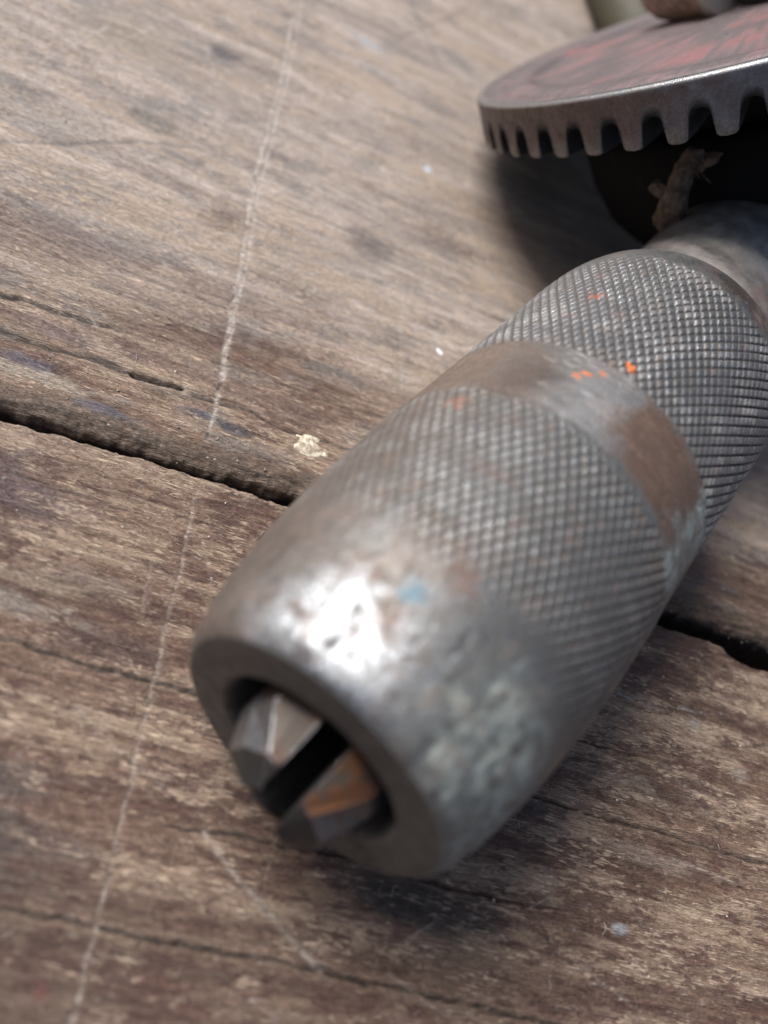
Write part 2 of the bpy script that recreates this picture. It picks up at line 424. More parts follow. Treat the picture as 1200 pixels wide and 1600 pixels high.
def plank_surface(U, V, seed, flat):
    """height (mm), colour, worn mask"""
    w1 = fbm(U / 26, V / 5.0, seed + 1, 4)
    Vw = V + (w1 - .5) * 3.2
    big = fbm(U / 38, Vw / 7.5, seed + 2, 4)
    band = fbm(U / 60, Vw / 1.9, seed + 3, 4)
    fine = fbm(U / 14, Vw / .55, seed + 4, 4)
    blot = fbm(U / 7.5, V / 3.2, seed + 5, 5, .6)
    stain = fbm(U / 11, V / 4.5, seed + 6, 5, .62)
    flake = fbm(U / 2.4, V / .75, seed + 8, 5, .65)
    brown = np.array((.245, .155, .105)); tan = np.array((.46, .335, .235)); red = np.array((.145, .078, .057)); grey = np.array((.27, .245, .225))
    col = np.zeros(U.shape + (3,)) + brown
    col = mix(col, tan, sstep(.42, .66, .55 * band + .45 * big) * .85)
    if flat == 'grey':
        far = sstep(33, 56, V + (big - .5) * 26) * .8
        col = mix(col, np.array((.57, .485, .42)) * (.42 + 1.12 * fbm(U / 22, Vw / 2.6, seed + 20, 4))[..., None], far)  # paler with distance: weathered grey plus sky sheen painted into the colour
        col = mix(col, grey, sstep(.5, .66, blot) * .6)
        redm = sstep(.53, .64, .5 * stain + .5 * flake) * (1 - far * .75) * .75
        worn = .16 + sstep(.45, .7, fine) * .3 + (big - .5) * 1.3 + (fbm(U / 8, Vw / 1.3, seed + 31, 4) - .5) * .9 + far * .1
    else:
        redm = sstep(.48, .56, .45 * stain + .55 * flake) * .8
        worn = .30 + (fbm(U / 11, V / 2.2, seed + 9, 5, .6) - .5) * 2.4 + (band - .5) * .8
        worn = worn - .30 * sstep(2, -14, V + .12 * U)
        col = mix(col, np.array((.16, .115, .09)), sstep(0, -14, V) * .4)  # front of the lower plank darkened, shade painted into its colour
    col = mix(col, red, redm)
    col = col * (0.62 + .76 * fbm(U / 30, Vw / .9, seed + 4, 5, .6))[..., None]
    worn = worn - redm * .25
    z = (band - .5) * .22 + (fine - .5) * .12 + (big - .5) * .30 - redm * .0
    wob = (fbm(U / 1.6, V / 1.6, seed + 12, 3) - .5)
    for (u0, v0, ru, rv, c, st) in BLOT:
        d = np.hypot((U - u0) / ru, (V - v0) / rv) + (blot - .5) * 1.6 + (flake - .5) * 1.3
        m = sstep(1.15, .35, d) * st
        col = mix(col, np.array(c), m); worn = worn - m * .35
    dark = np.zeros(U.shape)
    for pts, w, dep, dk in CRK:
        d, t = polydist(U, V + wob * .45 + (flake - .5) * .25, pts)
        e = sstep(0, .12, t) * sstep(1, .88, t)
        wv = w * (.25 + .75 * e) * (.55 + .9 * vnoise(U / 2.1, U * 0 + pts[0][1], 91))
        m = np.exp(-(d / wv) ** 2) * e
        z = z - dep * m
        col = mix(col, np.array((.022, .017, .014)), np.clip(m * 1.15, 0, 1) * dk); worn = worn - m
        edge = np.exp(-((d - 2.2 * wv) / (1.3 * wv)) ** 2) * e * .25
        col = mix(col, tan * 1.15, edge); z = z + edge * .05
    for pts, w, st, rel in SCR:
        d, t = polydist(U + wob * .28 + (fbm(U / 9, V / 9, 335, 3) - .5) * .6, V + wob * .2, pts)
        e = sstep(0, .02, t) * sstep(1, .97, t)
        brk = .45 + .55 * sstep(.38, .62, fbm(U / .9, V / .7, 333, 4))
        m = np.exp(-(d / w) ** 2) * e * brk
        if st > 0:
            col = mix(col, np.array((.74, .655, .565)) if pts[0][1] > 60 else np.array((.62, .53, .44)), m * st)
            core = np.exp(-((d - w * .2) / (w * .45)) ** 2) * e
            col = mix(col, np.array((.11, .08, .06)), core * sstep(.56, .72, fbm(U / 1.5, V / 2.2, 55, 3)) * min(1, st * 1.1) * (rel > .05))
        else:
            col = mix(col, np.array((.07, .05, .04)), m * -st)
        z = z - rel * m; worn = worn - m * .5
    d, t = polydist(U, V + wob * .5, DASH)
    m = np.exp(-(d / .17) ** 2) * sstep(.55, .64, fbm(U / 1.2, V / .5, 77, 3)) * 1.0
    col = mix(col, np.array((.60, .60, .59)), m * .9)
    # scattered pale specks
    sp = sstep(.70, .78, fbm(U / .8, V / .4, 401, 3)) * sstep(.52, .66, vnoise(U / 5, V / 3, 402))
    col = mix(col, np.array((.50, .46, .42)), sp * .55)
    return z, col, worn, (far if flat == 'grey' else 0 * z)


def make_plank(us, vs_rel, lo_fn, hi_fn, seed, flat, round_lo, round_hi, thick=24.0):
    """vs_rel: 0..1 positions between the two edges; edges rounded and running down the sides"""
    u = us
    lo = lo_fn(u) + (fbm(u / 1.7, u * 0, seed + 40, 4) - .5) * .55
    hi = hi_fn(u) + (fbm(u / 1.7, u * 0 + 3.3, seed + 41, 4) - .5) * .55
    V = lo[None, :] + (hi - lo)[None, :] * vs_rel[:, None]
    U = np.repeat(u[None, :], len(vs_rel), 0)
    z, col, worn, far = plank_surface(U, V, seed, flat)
    frag = fbm(U / 3.0, V / 1.0, seed + 50, 4); fib = fbm(U / 2.6, V / .22, seed + 51, 4); gr = fbm(U / .5, V / .5, seed + 52, 4)
    # rounded, fibrous edges
    for dist, w in ((V - lo[None, :], round_lo), (hi[None, :] - V, round_hi)):
        wv = w * (.75 + .5 * frag)
        k = np.clip(1 - dist / wv, 0, 1)
        z = z - .62 * wv * (1 - np.sqrt(np.clip(1 - k ** 2, 0, 1))) - k * (gr - .5) * .22 - k * (fib - .5) * .5 - k * (frag - .5) * .5
        if w > 1:
            m = sstep(0.0, .35, k)
            ec = np.array((.20, .142, .10)) * (.15 + 1.7 * gr)[..., None] * (.6 + .8 * fib)[..., None]
            col = col + (ec - col) * (m * .9)[..., None]; worn = worn - m * .6
    rows_P = [np.stack([U, V, z], -1)]; rows_c = [col]; rows_w = [worn]
    # sides
    def side(edge_row, sgn):
        P0 = rows_P[0][edge_row]; c0 = rows_c[0][edge_row]
        out = []
        for dz, dv in ((.35, .10), (.8, .12), (1.5, .05), (2.6, -.1), (5, -.3), (10, -.4), (thick, -.4)):
            q = P0.copy(); q[:, 2] = P0[:, 2] - dz
            q[:, 1] = P0[:, 1] + sgn * (dv + (fbm(u / 1.3, u * 0 + dz, seed + 60, 3) - .5) * .35)
            out.append(q)
        return out, np.array((.075, .055, .044))
    lo_rows, dc = side(0, -1); hi_rows, _ = side(-1, 1)
    P = np.concatenate([np.stack(lo_rows[::-1]), rows_P[0], np.stack(hi_rows)])
    n1, n2 = len(lo_rows), len(hi_rows)
    gcol = lambda n: np.broadcast_to(dc, (n, len(u), 3)) * (.6 + .8 * fbm(np.repeat(u[None] / 1.5, n, 0), np.arange(n)[:, None] * .7 + 0 * u[None], seed + 61, 3))[..., None]
    Cc = np.concatenate([gcol(n1), col, gcol(n2)])
    W = np.concatenate([np.full((n1, len(u)), -.5), worn, np.full((n2, len(u)), -.5)])
    H = np.concatenate([np.zeros((n1, len(u))), far, np.zeros((n2, len(u)))])
    o = link("plank", grid_mesh("plank", P, attrs={"worn": W, "weather_sheen": H}, col=Cc), M_wood, table)
    return o


def interp(arr): return lambda u: np.interp(u, arr[:, 0], arr[:, 1])
def const(v): return lambda u: np.full(u.shape, float(v))


def rel_rows(lo, hi, segs):
    v = axis_samples(segs)
    return (v - lo) / (hi - lo)


# upper plank (behind the gap), lower plank (in front), and two more that complete the top
us_up = axis_samples([(-230, -70, 6), (-70, -50, 1.0), (-50, 30, .22), (30, 60, .4), (60, 110, .9), (110, 300, 6)])
plank_up = make_plank(us_up, rel_rows(27, 168, [(27, 32, .13), (32, 70, .2), (70, 125, .36), (125, 168, 1.0)]), interp(GAP_UP), const(168), 11, 'grey', 2.4, 1.0)
us_lo = axis_samples([(-230, -60, 6), (-60, -32, 1.0), (-32, 54, .17), (54, 90, 1.0), (90, 300, 6)])
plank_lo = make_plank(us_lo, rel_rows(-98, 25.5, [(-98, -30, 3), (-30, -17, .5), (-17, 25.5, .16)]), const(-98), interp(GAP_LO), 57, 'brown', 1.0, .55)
us_f = axis_samples([(-230, 300, 3)])
make_plank(us_f, rel_rows(170, 300, [(170, 300, 2)]), const(170), const(300), 83, 'grey', 1.0, 1.0)
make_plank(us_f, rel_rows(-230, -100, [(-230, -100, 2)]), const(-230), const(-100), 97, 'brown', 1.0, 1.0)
for x in (-180, 35, 250):                                   # added black boards closing the underside against light through the gap
    bm = bmesh.new(); bmesh.ops.create_cube(bm, size=1.0)
    bmesh.ops.scale(bm, vec=Vector((220, 540, 30)) * MM, verts=bm.verts)
    bmesh.ops.translate(bm, vec=Vector((x, 35, -24.6 - 15)) * MM, verts=bm.verts)
    me = bpy.data.meshes.new("blackout_board"); bm.to_mesh(me); bm.free()
    link("blackout_board", me, M_dark, table)


def fleck(name, u, v, ru, rv, h, seed, mat, parent, rot=0.0, n=18):
    th = np.linspace(0, 2 * np.pi, 28, endpoint=False)
    rr = np.linspace(0, 1, 8)
    edge = .62 + .75 * fbm(np.cos(th) * 1.5 + 5, np.sin(th) * 1.5 + 5, seed, 3)
    R_, T_ = np.meshgrid(rr, th, indexing='ij')
    E_ = np.repeat(edge[None], 8, 0)
    x = R_ * E_ * np.cos(T_) * ru; y = R_ * E_ * np.sin(T_) * rv
    z = h * np.sqrt(np.clip(1 - R_ ** 2, 0, 1)) * (.35 + 1.3 * fbm(x / ru * 2.5 + 9, y / rv * 2.5, seed + 3, 3)) - .12
    c, s_ = math.cos(rot), math.sin(rot)
    P = np.stack([u + c * x - s_ * y, v + s_ * x + c * y, z], -1)
    return link(name, grid_mesh(name, P[::-1], wrap=True), mat, parent)


fleck("plaster_fleck", -2.5, 33.1, 1.75, 1.45, .28, 5, M_plaster, plank_up, .4)
fleck("plaster_fleck", -1.35, 33.0, 1.05, .85, .26, 9, M_plaster, plank_up, .1)
fleck("paint_drop", 9.21, 51.78, .38, .6, .22, 15, M_white, plank_up, .9)
fleck("paint_drop", 3.92, 82.57, .8, 1.0, .16, 19, M_grey, plank_up, .3)

# dust, grit and fine fibres lying on the boards: nobody could count them, so one object
def make_debris():
    rg = np.random.default_rng(8)
    V_, F_ = [], []
    gu = np.array((math.cos(GRAIN), math.sin(GRAIN))); gv = np.array((-gu[1], gu[0]))
    def near_drill(u, v):
        x, y = u * gu + v * gv
        return -1 < y < 130 and abs(x) < 9
    for k in range(520):
        m = rg.random()
        if m < .35: u, v = rg.uniform(-28, 52), 27.6 + abs(rg.normal(0, 4))
        elif m < .6: u, v = rg.uniform(-28, 52), 24.5 - abs(rg.normal(0, 5))
        else: u, v = rg.uniform(-38, 60), rg.uniform(-16, 95)
        if near_drill(u, v): continue
        r_ = .045 + .13 * rg.random() ** 3
        b = len(V_); z0 = .06
        for d in ((1, 0, 0), (-1, 0, 0), (0, 1, 0), (0, -1, 0), (0, 0, 1), (0, 0, -1)):
            V_.append((u + d[0] * r_ * rg.uniform(.6, 1.7), v + d[1] * r_ * rg.uniform(.5, 1.2), z0 + d[2] * r_ * .8))
        F_ += [(b + i, b + j, b + k2) for i, j, k2 in ((0, 2, 4), (2, 1, 4), (1, 3, 4), (3, 0, 4), (2, 0, 5), (1, 2, 5), (3, 1, 5), (0, 3, 5))]
    for k in range(46):
        u, v = (rg.uniform(-28, 52), rg.uniform(-16, 24)) if k < 26 else (rg.uniform(-36, 30), rg.uniform(30, 80))
        if near_drill(u, v): continue
        a0 = rg.uniform(0, 6.28); L = rg.uniform(.5, 1.9); cur = rg.normal(0, .9); n = 9; w = .022
        pu, pv = u, v; b = len(V_)
        for i in range(n):
            a = a0 + cur * i / n
            nx, ny = -math.sin(a), math.cos(a); z = .10 + .16 * math.sin(math.pi * i / (n - 1))
            V_ += [(pu + nx * w, pv + ny * w, z), (pu - nx * w, pv - ny * w, z), (pu, pv, z + w * 1.6)]
            pu += math.cos(a) * L / n; pv += math.sin(a) * L / n
        for i in range(n - 1):
            q = b + 3 * i
            F_ += [(q, q + 3, q + 5, q + 2), (q + 2, q + 5, q + 4, q + 1), (q + 1, q + 4, q + 3, q)]
    me = bpy.data.meshes.new("wood_dust")
    me.from_pydata([tuple(c * MM for c in p) for p in V_], [], F_)
    o = link("wood_dust", me, M_dust)
    o.rotation_euler = (0, 0, GRAIN)
    o['kind'] = 'stuff'; o['label'] = "pale grit and fine fibres scattered over the planks"


make_debris()

# ------------------------------------------------------------------ the hand drill
drill = empty("hand_drill")
drill['label'] = "old steel hand drill with knurled chuck lying on planks"
drill['category'] = "hand drill"
R0 = 13.12                       # height of the spindle axis

# ---- chuck
PROF = np.array([(0, 9.75), (.18, 10.02), (.5, 10.28), (1, 10.6), (2, 10.97), (3.3, 11.36), (5, 11.74), (7.3, 12.17), (9, 12.42), (11, 12.64), (14.6, 12.92), (19, 13.08), (24, 13.10), (31, 13.02), (36, 12.98), (42, 13.02), (47.2, 13.05), (50, 12.98), (52, 12.78), (53.8, 12.4), (55, 11.9), (55.8, 11.3), (56.4, 10.5), (56.6, 9.0)])


def smooth_prof(y):
    # monotone-ish smoothing of the profile
    yy = np.linspace(0, 56.6, 1200); rr = np.interp(yy, PROF[:, 0], PROF[:, 1])
    k = np.ones(25) / 25
    r2 = np.convolve(np.pad(rr, 12, mode='edge'), k, 'valid')
    w = sstep(1.0, 3.0, yy) * sstep(55.2, 52.5, yy)
    return np.interp(y, yy, rr * (1 - w) + r2 * w)


NT_ = 900
theta = np.linspace(0, 2 * np.pi, NT_, endpoint=False)            # 0 = top, increases towards +x
ys = np.concatenate([np.linspace(0, 1, 10, endpoint=False), np.linspace(1, 8, 40, endpoint=False), np.linspace(8, 50.6, 400, endpoint=False), np.linspace(50.6, 55.4, 40, endpoint=False), np.linspace(55.4, 56.6, 14)])
Y, T = np.meshgrid(ys, theta, indexing='ij')
TD = np.degrees((T + np.pi) % (2 * np.pi) - np.pi)
r = smooth_prof(Y)
TS = ((T + np.pi) % (2 * np.pi) - np.pi) * 13.0                      # arc length from the top line, seam underneath
cx3 = lambda s, sd, o=4, g=.5: fbm(TS / s + 40, Y / s, sd, o, g)      # surface noise, feature size s mm
N7, N3, N1, N05 = cx3(7, 201), cx3(3, 202, 5, .6), cx3(1.1, 203), cx3(.5, 204)
# knurl: two families of 30 degree helices
NK = 90; RK = 13.0
ph = T / (2 * np.pi) * NK
kk = math.tan(rad(30)) / (2 * np.pi * RK) * NK
jit = (N3 - .5) * .10
tri = lambda x: 1 - np.abs(2 * (x - np.floor(x)) - 1)              # 0 in the groove, 1 on the crest
ta, tb = tri(ph + kk * Y + jit), tri(ph - kk * Y + jit)
front_edge = 8.9 + (N3 - .5) * 1.8
z1 = sstep(0, 3.4, Y - front_edge + (N7 - .5) * 3) * sstep(0, .8, 24.6 + (N3 - .5) * 1.6 - Y)
z2 = sstep(0, .7, Y - 32.3 - (N3 - .5) * 1.6) * sstep(0, 1.6, 51.4 + (N3 - .5) * 2.2 - Y)
zone = np.maximum(z1, z2)
wear = np.clip(.62 + 1.2 * (N7 - .5) + .9 * (N3 - .5), .1, 1.0) * (1 - .75 * sstep(20, 10, Y) * sstep(-8, -40, TD))
ga = np.clip(ta / .44, 0, 1); gb = np.clip(tb / .44, 0, 1)
dome = np.minimum(1 - (1 - ga) ** 1.7, 1) * np.minimum(1 - (1 - gb) ** 1.7, 1)
depth_k = np.where(Y > 28, .30, .19)
relief = -(1 - dome) * depth_k * (.35 + .65 * wear) * zone
flat_top = (dome > .9) * (N05 - .5) * .03 * zone
groove_bands = -.02 * np.exp(-((Y - 24.75) / .35) ** 2) - .03 * np.exp(-((Y - 32.35) / .35) ** 2)
bandz = sstep(24.0, 25.2, Y + (N1 - .5) * 1.4) * sstep(33.0, 32.0, Y + (N1 - .5) * 1.4)
dent = -.05 * np.clip(N1 - .62, 0, 1) * 6 * (1 - zone) - .12 * np.exp(-(((Y - 29.3) / 1.1) ** 2 + ((TD + 27) / 5.5) ** 2))
punch = np.hypot((Y - 31.2) * 1.0, (TD + 24) * .227)
dent = dent - .05 * np.exp(-((punch - .9) / .22) ** 2) - .06 * np.exp(-(punch / .28) ** 2)
r = r + relief + flat_top + groove_bands + dent - .05 * bandz + (N7 - .5) * .06
P = np.stack([r * np.sin(T), Y, R0 + r * np.cos(T)], -1)
# colours
steel = np.array((.43, .425, .415)); brownp = np.array((.17, .118, .088)); greyp = np.array((.27, .262, .25)); verd = np.array((.36, .41, .40)); pale = np.array((.50, .51, .48)); dirt = np.array((.055, .046, .04))
col = np.zeros(Y.shape + (3,)) + np.array((.245, .24, .228))
metal = np.full(Y.shape, .75); rough = np.full(Y.shape, .42)
# left flank: brown-grey patina
lf = sstep(-14, -58, TD + (N7 - .5) * 40) * .8
col = mix(col, np.array((.215, .175, .148)), lf); rough += lf * .1; metal -= lf * .2
pt = sstep(.50, .64, .6 * N7 + .4 * N3)
col = mix(col, np.array((.23, .185, .155)), pt * .6); metal -= pt * .2
# front taper: worn steel with its highlight painted in, pale greenish oxide to the right
ft = sstep(10.5, 5.5, Y + (N3 - .5) * 3)
bright = ft * sstep(6.2, 3.6, Y + (N3 - .5) * 4) * sstep(-56, -28, TD + (N7 - .5) * 30) * sstep(16, -4, TD + (N7 - .5) * 30)
col = mix(col, np.array((.44, .455, .465)) * (.45 + 1.1 * (.5 * N1 + .5 * N3))[..., None], bright * .9); rough = rough - bright * (.16 - .5 * (N1 - .5)); metal = metal + bright * .2
pitm = bright * sstep(.63, .70, cx3(.9, 262, 4, .6)); col = mix(col, np.array((.06, .05, .045)), pitm * .85); rough += pitm * .2
oxm = ft * sstep(2, 30, TD + (N3 - .5) * 40)
col = mix(col, np.array((.255, .28, .26)) * (.6 + .8 * N1)[..., None], oxm * .85); metal -= oxm * .42; rough += oxm * .08
blobs = oxm * sstep(.44, .64, .45 * N7 + .25 * N3 + .3 * N1)
col = mix(col, np.array((.48, .52, .46)) * (.6 + .8 * N05)[..., None], blobs * .8); metal -= blobs * .35; rough += blobs * .1
col = mix(col, np.array((.16, .115, .085)), ft * sstep(.60, .68, N3) * .55)
dk = ft * sstep(.62, .70, cx3(1.0, 260, 4, .6)); col = mix(col, np.array((.07, .055, .05)), dk * .6)
# band: rust brown smear on top, silvery left, verdigris right
bm_ = bandz
br = bm_ * sstep(-14, 6, TD + (N3 - .5) * 34) * sstep(52, 30, TD + (N3 - .5) * 34) * sstep(24.2, 25.6, Y + (N1 - .5))
col = mix(col, np.array((.135, .076, .048)) * (.45 + 1.1 * fbm(TS / 3.5 + 40, Y / .55, 270, 5, .6))[..., None], br * .9); metal -= br * .6; rough += br * .14
bl = bm_ * sstep(-30, -56, TD + (N3 - .5) * 34)
col = mix(col, np.array((.19, .135, .10)), bl * .85); metal -= bl * .4
sv = bm_ * sstep(-30, -12, TD + (N3 - .5) * 20) * sstep(4, -6, TD + (N3 - .5) * 12)
col = mix(col, np.array((.34, .335, .33)) * (.5 + 1.0 * fbm(TS / 3.5 + 40, Y / .5, 271, 5, .6))[..., None], sv * .7)
bl2 = sstep(32.5, 28, Y + (N3 - .5) * 3) * sstep(23.5, 25, Y) * sstep(-50, -34, TD) * sstep(-20, -32, TD + (N3 - .5) * 10)
col = mix(col, np.array((.17, .12, .095)), bl2 * .75)
vd = sstep(36, 46, TD + (N3 - .5) * 22) * sstep(23.6, 25.5, Y + (N1 - .5) * 2) * sstep(35.5, 32.4, Y + (N1 - .5) * 2)
col = mix(col, np.array((.25, .265, .25)), vd * .8); metal -= vd * .3
vb = vd * sstep(.47, .60, .5 * N3 + .5 * N1) * sstep(74, 55, TD)
col = mix(col, np.array((.42, .50, .47)), vb * .8); metal -= vb * .3; rough += vb * .1
tn = bm_ * sstep(56, 66, TD); col = mix(col, np.array((.20, .17, .14)), tn * .7)
# rear knurl: darker steel
rk = sstep(32, 35, Y)
col = mix(col, np.array((.25, .25, .25)), rk * .7)
rb = rk * sstep(.55, .68, N3) * .6; col = mix(col, np.array((.20, .15, .13)), rb); metal -= rb * .4
col = mix(col, np.array((.14, .095, .075)), sstep(50, 52, Y + (N3 - .5) * 3) * .75 * sstep(-30, 10, TD))
rough = rough - rk * .1
# grime packed in the knurl grooves
gk = zone * sstep(.75, .2, np.minimum(ga, gb)) * np.clip(.55 + .8 * N3, 0, 1)
col = mix(col, dirt * .9, np.clip(gk, 0, 1) * .85); metal -= gk * .6; rough += gk * .2
pol = zone * sstep(.75, 1.0, dome) * sstep(.45, .64, N3) * np.where(Y > 28, 1.0, .55)
col = mix(col, np.array((.60, .62, .61)), pol * .6); rough -= pol * .12; metal += pol * .2
# rust freckles in the knurl and front
rf = sstep(.66, .72, cx3(1.6, 240, 3)) * (1 - bm_); col = mix(col, np.array((.20, .10, .06)), rf * .3); metal -= rf * .3


def spot(y0, t0, ry, rt, c, st, nz=.5, seed=300):
    global col, metal, rough
    d = np.hypot((Y - y0) / ry, (TD - t0) * .2276 / rt) + (cx3(.7, seed, 3) - .5) * nz * 3
    m = sstep(1.1, .7, d) * st
    col = mix(col, np.array(c), m); metal = metal * (1 - m); rough = rough + (.5 - rough) * m


OR = (.80, .20, .03)
spot(33.9, -9.3, .26, .5, OR, 1.0, .35, 301); spot(33.55, -7.9, .22, .34, OR, 1.0, .3, 302)
spot(30.3, -17.6, .26, .55, (.70, .19, .05), .9, .4, 303); spot(29.6, -19.4, .4, .35, (.66, .18, .05), .8, .6, 304); spot(31.3, -14.2, .35, .3, (.62, .19, .07), .7, .6, 305)
spot(41.6, -38.1, .7, .6, (.45, .12, .06), .65, 1.0, 306)
spot(22.4, -44, .8, .9, (.32, .15, .09), .6, .9, 314); spot(9.4, -3.5, .9, .9, (.20, .10, .07), .6, 1.0, 315)
spot(6.4, -11.0, .75, .55, (.10, .26, .34), .6, 1.2, 316); spot(6.8, -13.8, .6, .6, (.24, .34, .40), .3, .9, 317)
spot(1.8, -20, .45, .35, (.05, .035, .04), .9, .6, 318); spot(3.9, -20.5, .4, .35, (.09, .07, .07), .8, .6, 319); spot(6.2, -22.5, .5, .4, (.22, .14, .11), .7, .6, 320); spot(.5, -25.5, .5, .7, (.07, .05, .05), .85, .6, 321)
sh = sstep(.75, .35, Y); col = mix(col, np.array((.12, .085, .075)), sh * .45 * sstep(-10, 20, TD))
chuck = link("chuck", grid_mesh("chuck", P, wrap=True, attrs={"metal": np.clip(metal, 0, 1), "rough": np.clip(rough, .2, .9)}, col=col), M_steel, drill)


def tint_lathe(name, prof, seg, base, met, rgh, parent, mat=None, nz=.25, seed=500, origin_z=None, extra=None):
    th = np.linspace(0, 2 * np.pi, seg, endpoint=False)
    pr = np.array(prof, float)
    A_, TT = np.meshgrid(np.arange(len(pr)), th, indexing='ij')
    YY = pr[:, 0][:, None] + 0 * TT; RR = pr[:, 1][:, None] + 0 * TT
    z0 = R0 if origin_z is None else origin_z
    PP = np.stack([RR * np.sin(TT), YY, z0 + RR * np.cos(TT)], -1)
    n = fbm(np.cos(TT) * 3 + YY * .3, np.sin(TT) * 3 + YY * .5, seed, 5)
    cc = np.zeros(TT.shape + (3,)) + np.array(base)
    cc = cc * (1 - nz + 2 * nz * n)[..., None]
    mm, rr_ = np.full(TT.shape, met), np.full(TT.shape, rgh)
    if extra: cc, mm, rr_ = extra(YY, np.degrees((TT + np.pi) % (2 * np.pi) - np.pi), n, cc, mm, rr_)
    return link(name, grid_mesh(name, PP, wrap=True, attrs={"metal": mm, "rough": rr_}, col=cc), mat or M_steel, parent)


# flat nose ring with the bore (sits inside the shell's front edge)
ring = [(0, 9.76), (-.03, 9.6), (-.06, 9.3)] + [(-.06, x) for x in np.linspace(9.0, 7.0, 9)] + [(-.03, 6.85), (.05, 6.72), (.5, 6.52), (1.0, 6.42), (2, 6.36), (6, 6.3), (14, 6.2), (14.2, .05)]


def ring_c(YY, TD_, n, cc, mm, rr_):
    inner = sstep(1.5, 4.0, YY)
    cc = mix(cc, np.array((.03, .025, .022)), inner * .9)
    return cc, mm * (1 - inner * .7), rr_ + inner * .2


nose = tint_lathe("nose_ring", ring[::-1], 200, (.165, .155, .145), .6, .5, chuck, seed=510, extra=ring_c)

# ---- three jaws
def make_jaw(ang, facet_a, facet_b, tip_y, ridge=(0, 0), bulge=.93, rust=None, edge=None):
    """one jaw: a 120 degree kite (apex on the axis, ridge outside) whose nose slopes in like a pencil"""
    a = rad(ang)
    gap = 1.15
    rows = [(9, 5.45), (.3, 5.35), (-.2, 5.2), (tip_y + 1.2, 4.0), (tip_y + .12, 2.15), (tip_y, 1.9)]
    bm = bmesh.new(); vr = []
    for k, (yy, p) in enumerate(rows):
        dl = rad(ridge[0] if k < 3 else ridge[1])
        p0 = gap / math.sin(rad(60))
        a_c = rad(60) - math.asin(min(.95, gap / p))          # where the gap plane meets radius p
        poly = [(p0 + (.12 if k >= 4 else 0), 0)]
        pol = lambda an, f=1.0: (p * f * math.cos(an), p * f * math.sin(an))
        poly += [pol(-a_c), pol((-a_c + dl) / 2, bulge), pol(dl), pol((a_c + dl) / 2, bulge), pol(a_c)]
        row = []
        for (u_, q) in poly:
            px = u_ * math.cos(a) - q * math.sin(a); pz = u_ * math.sin(a) + q * math.cos(a)
            row.append(bm.verts.new(Vector((px, yy, R0 + pz)) * MM))
        vr.append(row)
    n = 6
    for i in range(len(rows) - 1):
        for j in range(n):
            f = bm.faces.new((vr[i][j], vr[i][(j + 1) % n], vr[i + 1][(j + 1) % n], vr[i + 1][j]))
            f.material_index = 2 if i >= 3 else (1 if j in facet_b else (0 if j in facet_a else 2))
    bm.faces.new(vr[-1]).material_index = 2; bm.faces.new(vr[0][::-1])
    bmesh.ops.recalc_face_normals(bm, faces=bm.faces)
    me = bpy.data.meshes.new("jaw"); bm.to_mesh(me); bm.free()
    o = link("jaw", me, [M_jaw, rust, M_jawshade, edge or M_jawedge], chuck)
    bevel_obj(o, .26, 3).modifiers['bevel'].material = 3
    return o


make_jaw(150, (3, 4), (1, 2), -3.8, (-13, -30), rust=M_jawbrown)       # grey facet on its left, brown towards the gap
make_jaw(30, (1, 2), (3, 4), -4.6, (10, 30), .975, rust=M_jawrust)
make_jaw(270, (), (), -3.3, rust=M_jawbrown, edge=M_jawshade)

# ---- neck behind the chuck, spindle, pinion
neck_prof = [(55.0, 9.5)] + [(y, 9.74 + .05 * math.sin((y - 58) * .4)) for y in np.linspace(55.5, 79, 44)] + [(80.5, 9.6), (82, 9.3), (83.4, 8.8), (84.6, 8.0), (85.4, 7.0), (85.8, 5.8), (85.9, 3.5)]


def neck_c(YY, TD_, n, cc, mm, rr_):
    n2 = fbm(YY / 2 + 3, TD_ / 9, 77, 5)
    rb = sstep(2, 34, TD_ + (n2 - .5) * 50)
    cc = cc * (.55 + .9 * n2)[..., None]; cc = mix(cc, np.array((.125, .072, .055)), rb * .85); mm = mm - rb * .45
    pl_ = sstep(62, 68, YY) * sstep(78, 70, YY) * sstep(-70, -20, TD_ + (n2 - .5) * 40) * sstep(24, 6, TD_ + (n2 - .5) * 30)
    cc = mix(cc, np.array((.46, .50, .51)) * (.3 + 1.3 * n2)[..., None], pl_ * .75)
    return cc, mm, rr_ + .05


tint_lathe("neck", neck_prof, 160, (.31, .28, .26), .5, .45, drill, nz=1.0, seed=520, extra=neck_c)
link("spindle", lathe_mesh("spindle", [(85, .05), (85, 4), (150, 4), (150, .05)], 40, (0, 0, R0)), M_dark, drill)
def gear_cyl(name, y0, y1, r0, r1, n, mat, parent):
    rows = []
    for y in (y0, y0, y1, y1):
        row = []
        for i in range(n * 4):
            rr = (r1, r1, r0, r0)[i % 4]; t = 2 * math.pi * (i + (.3 if i % 4 in (1, 3) else 0)) / (n * 4)
            row.append((rr * math.sin(t), y, R0 + rr * math.cos(t)))
        rows.append(row)
    P_ = np.array(rows); P_[0, :, 0] *= .1; P_[0, :, 2] = R0 + (P_[0, :, 2] - R0) * .1; P_[3, :, 0] *= .1; P_[3, :, 2] = R0 + (P_[3, :, 2] - R0) * .1
    return link(name, grid_mesh(name, P_, wrap=True, smooth=False), mat, parent)


gear_cyl("pinion", 88, 99, 5.0, 7.2, 12, M_dark, drill)

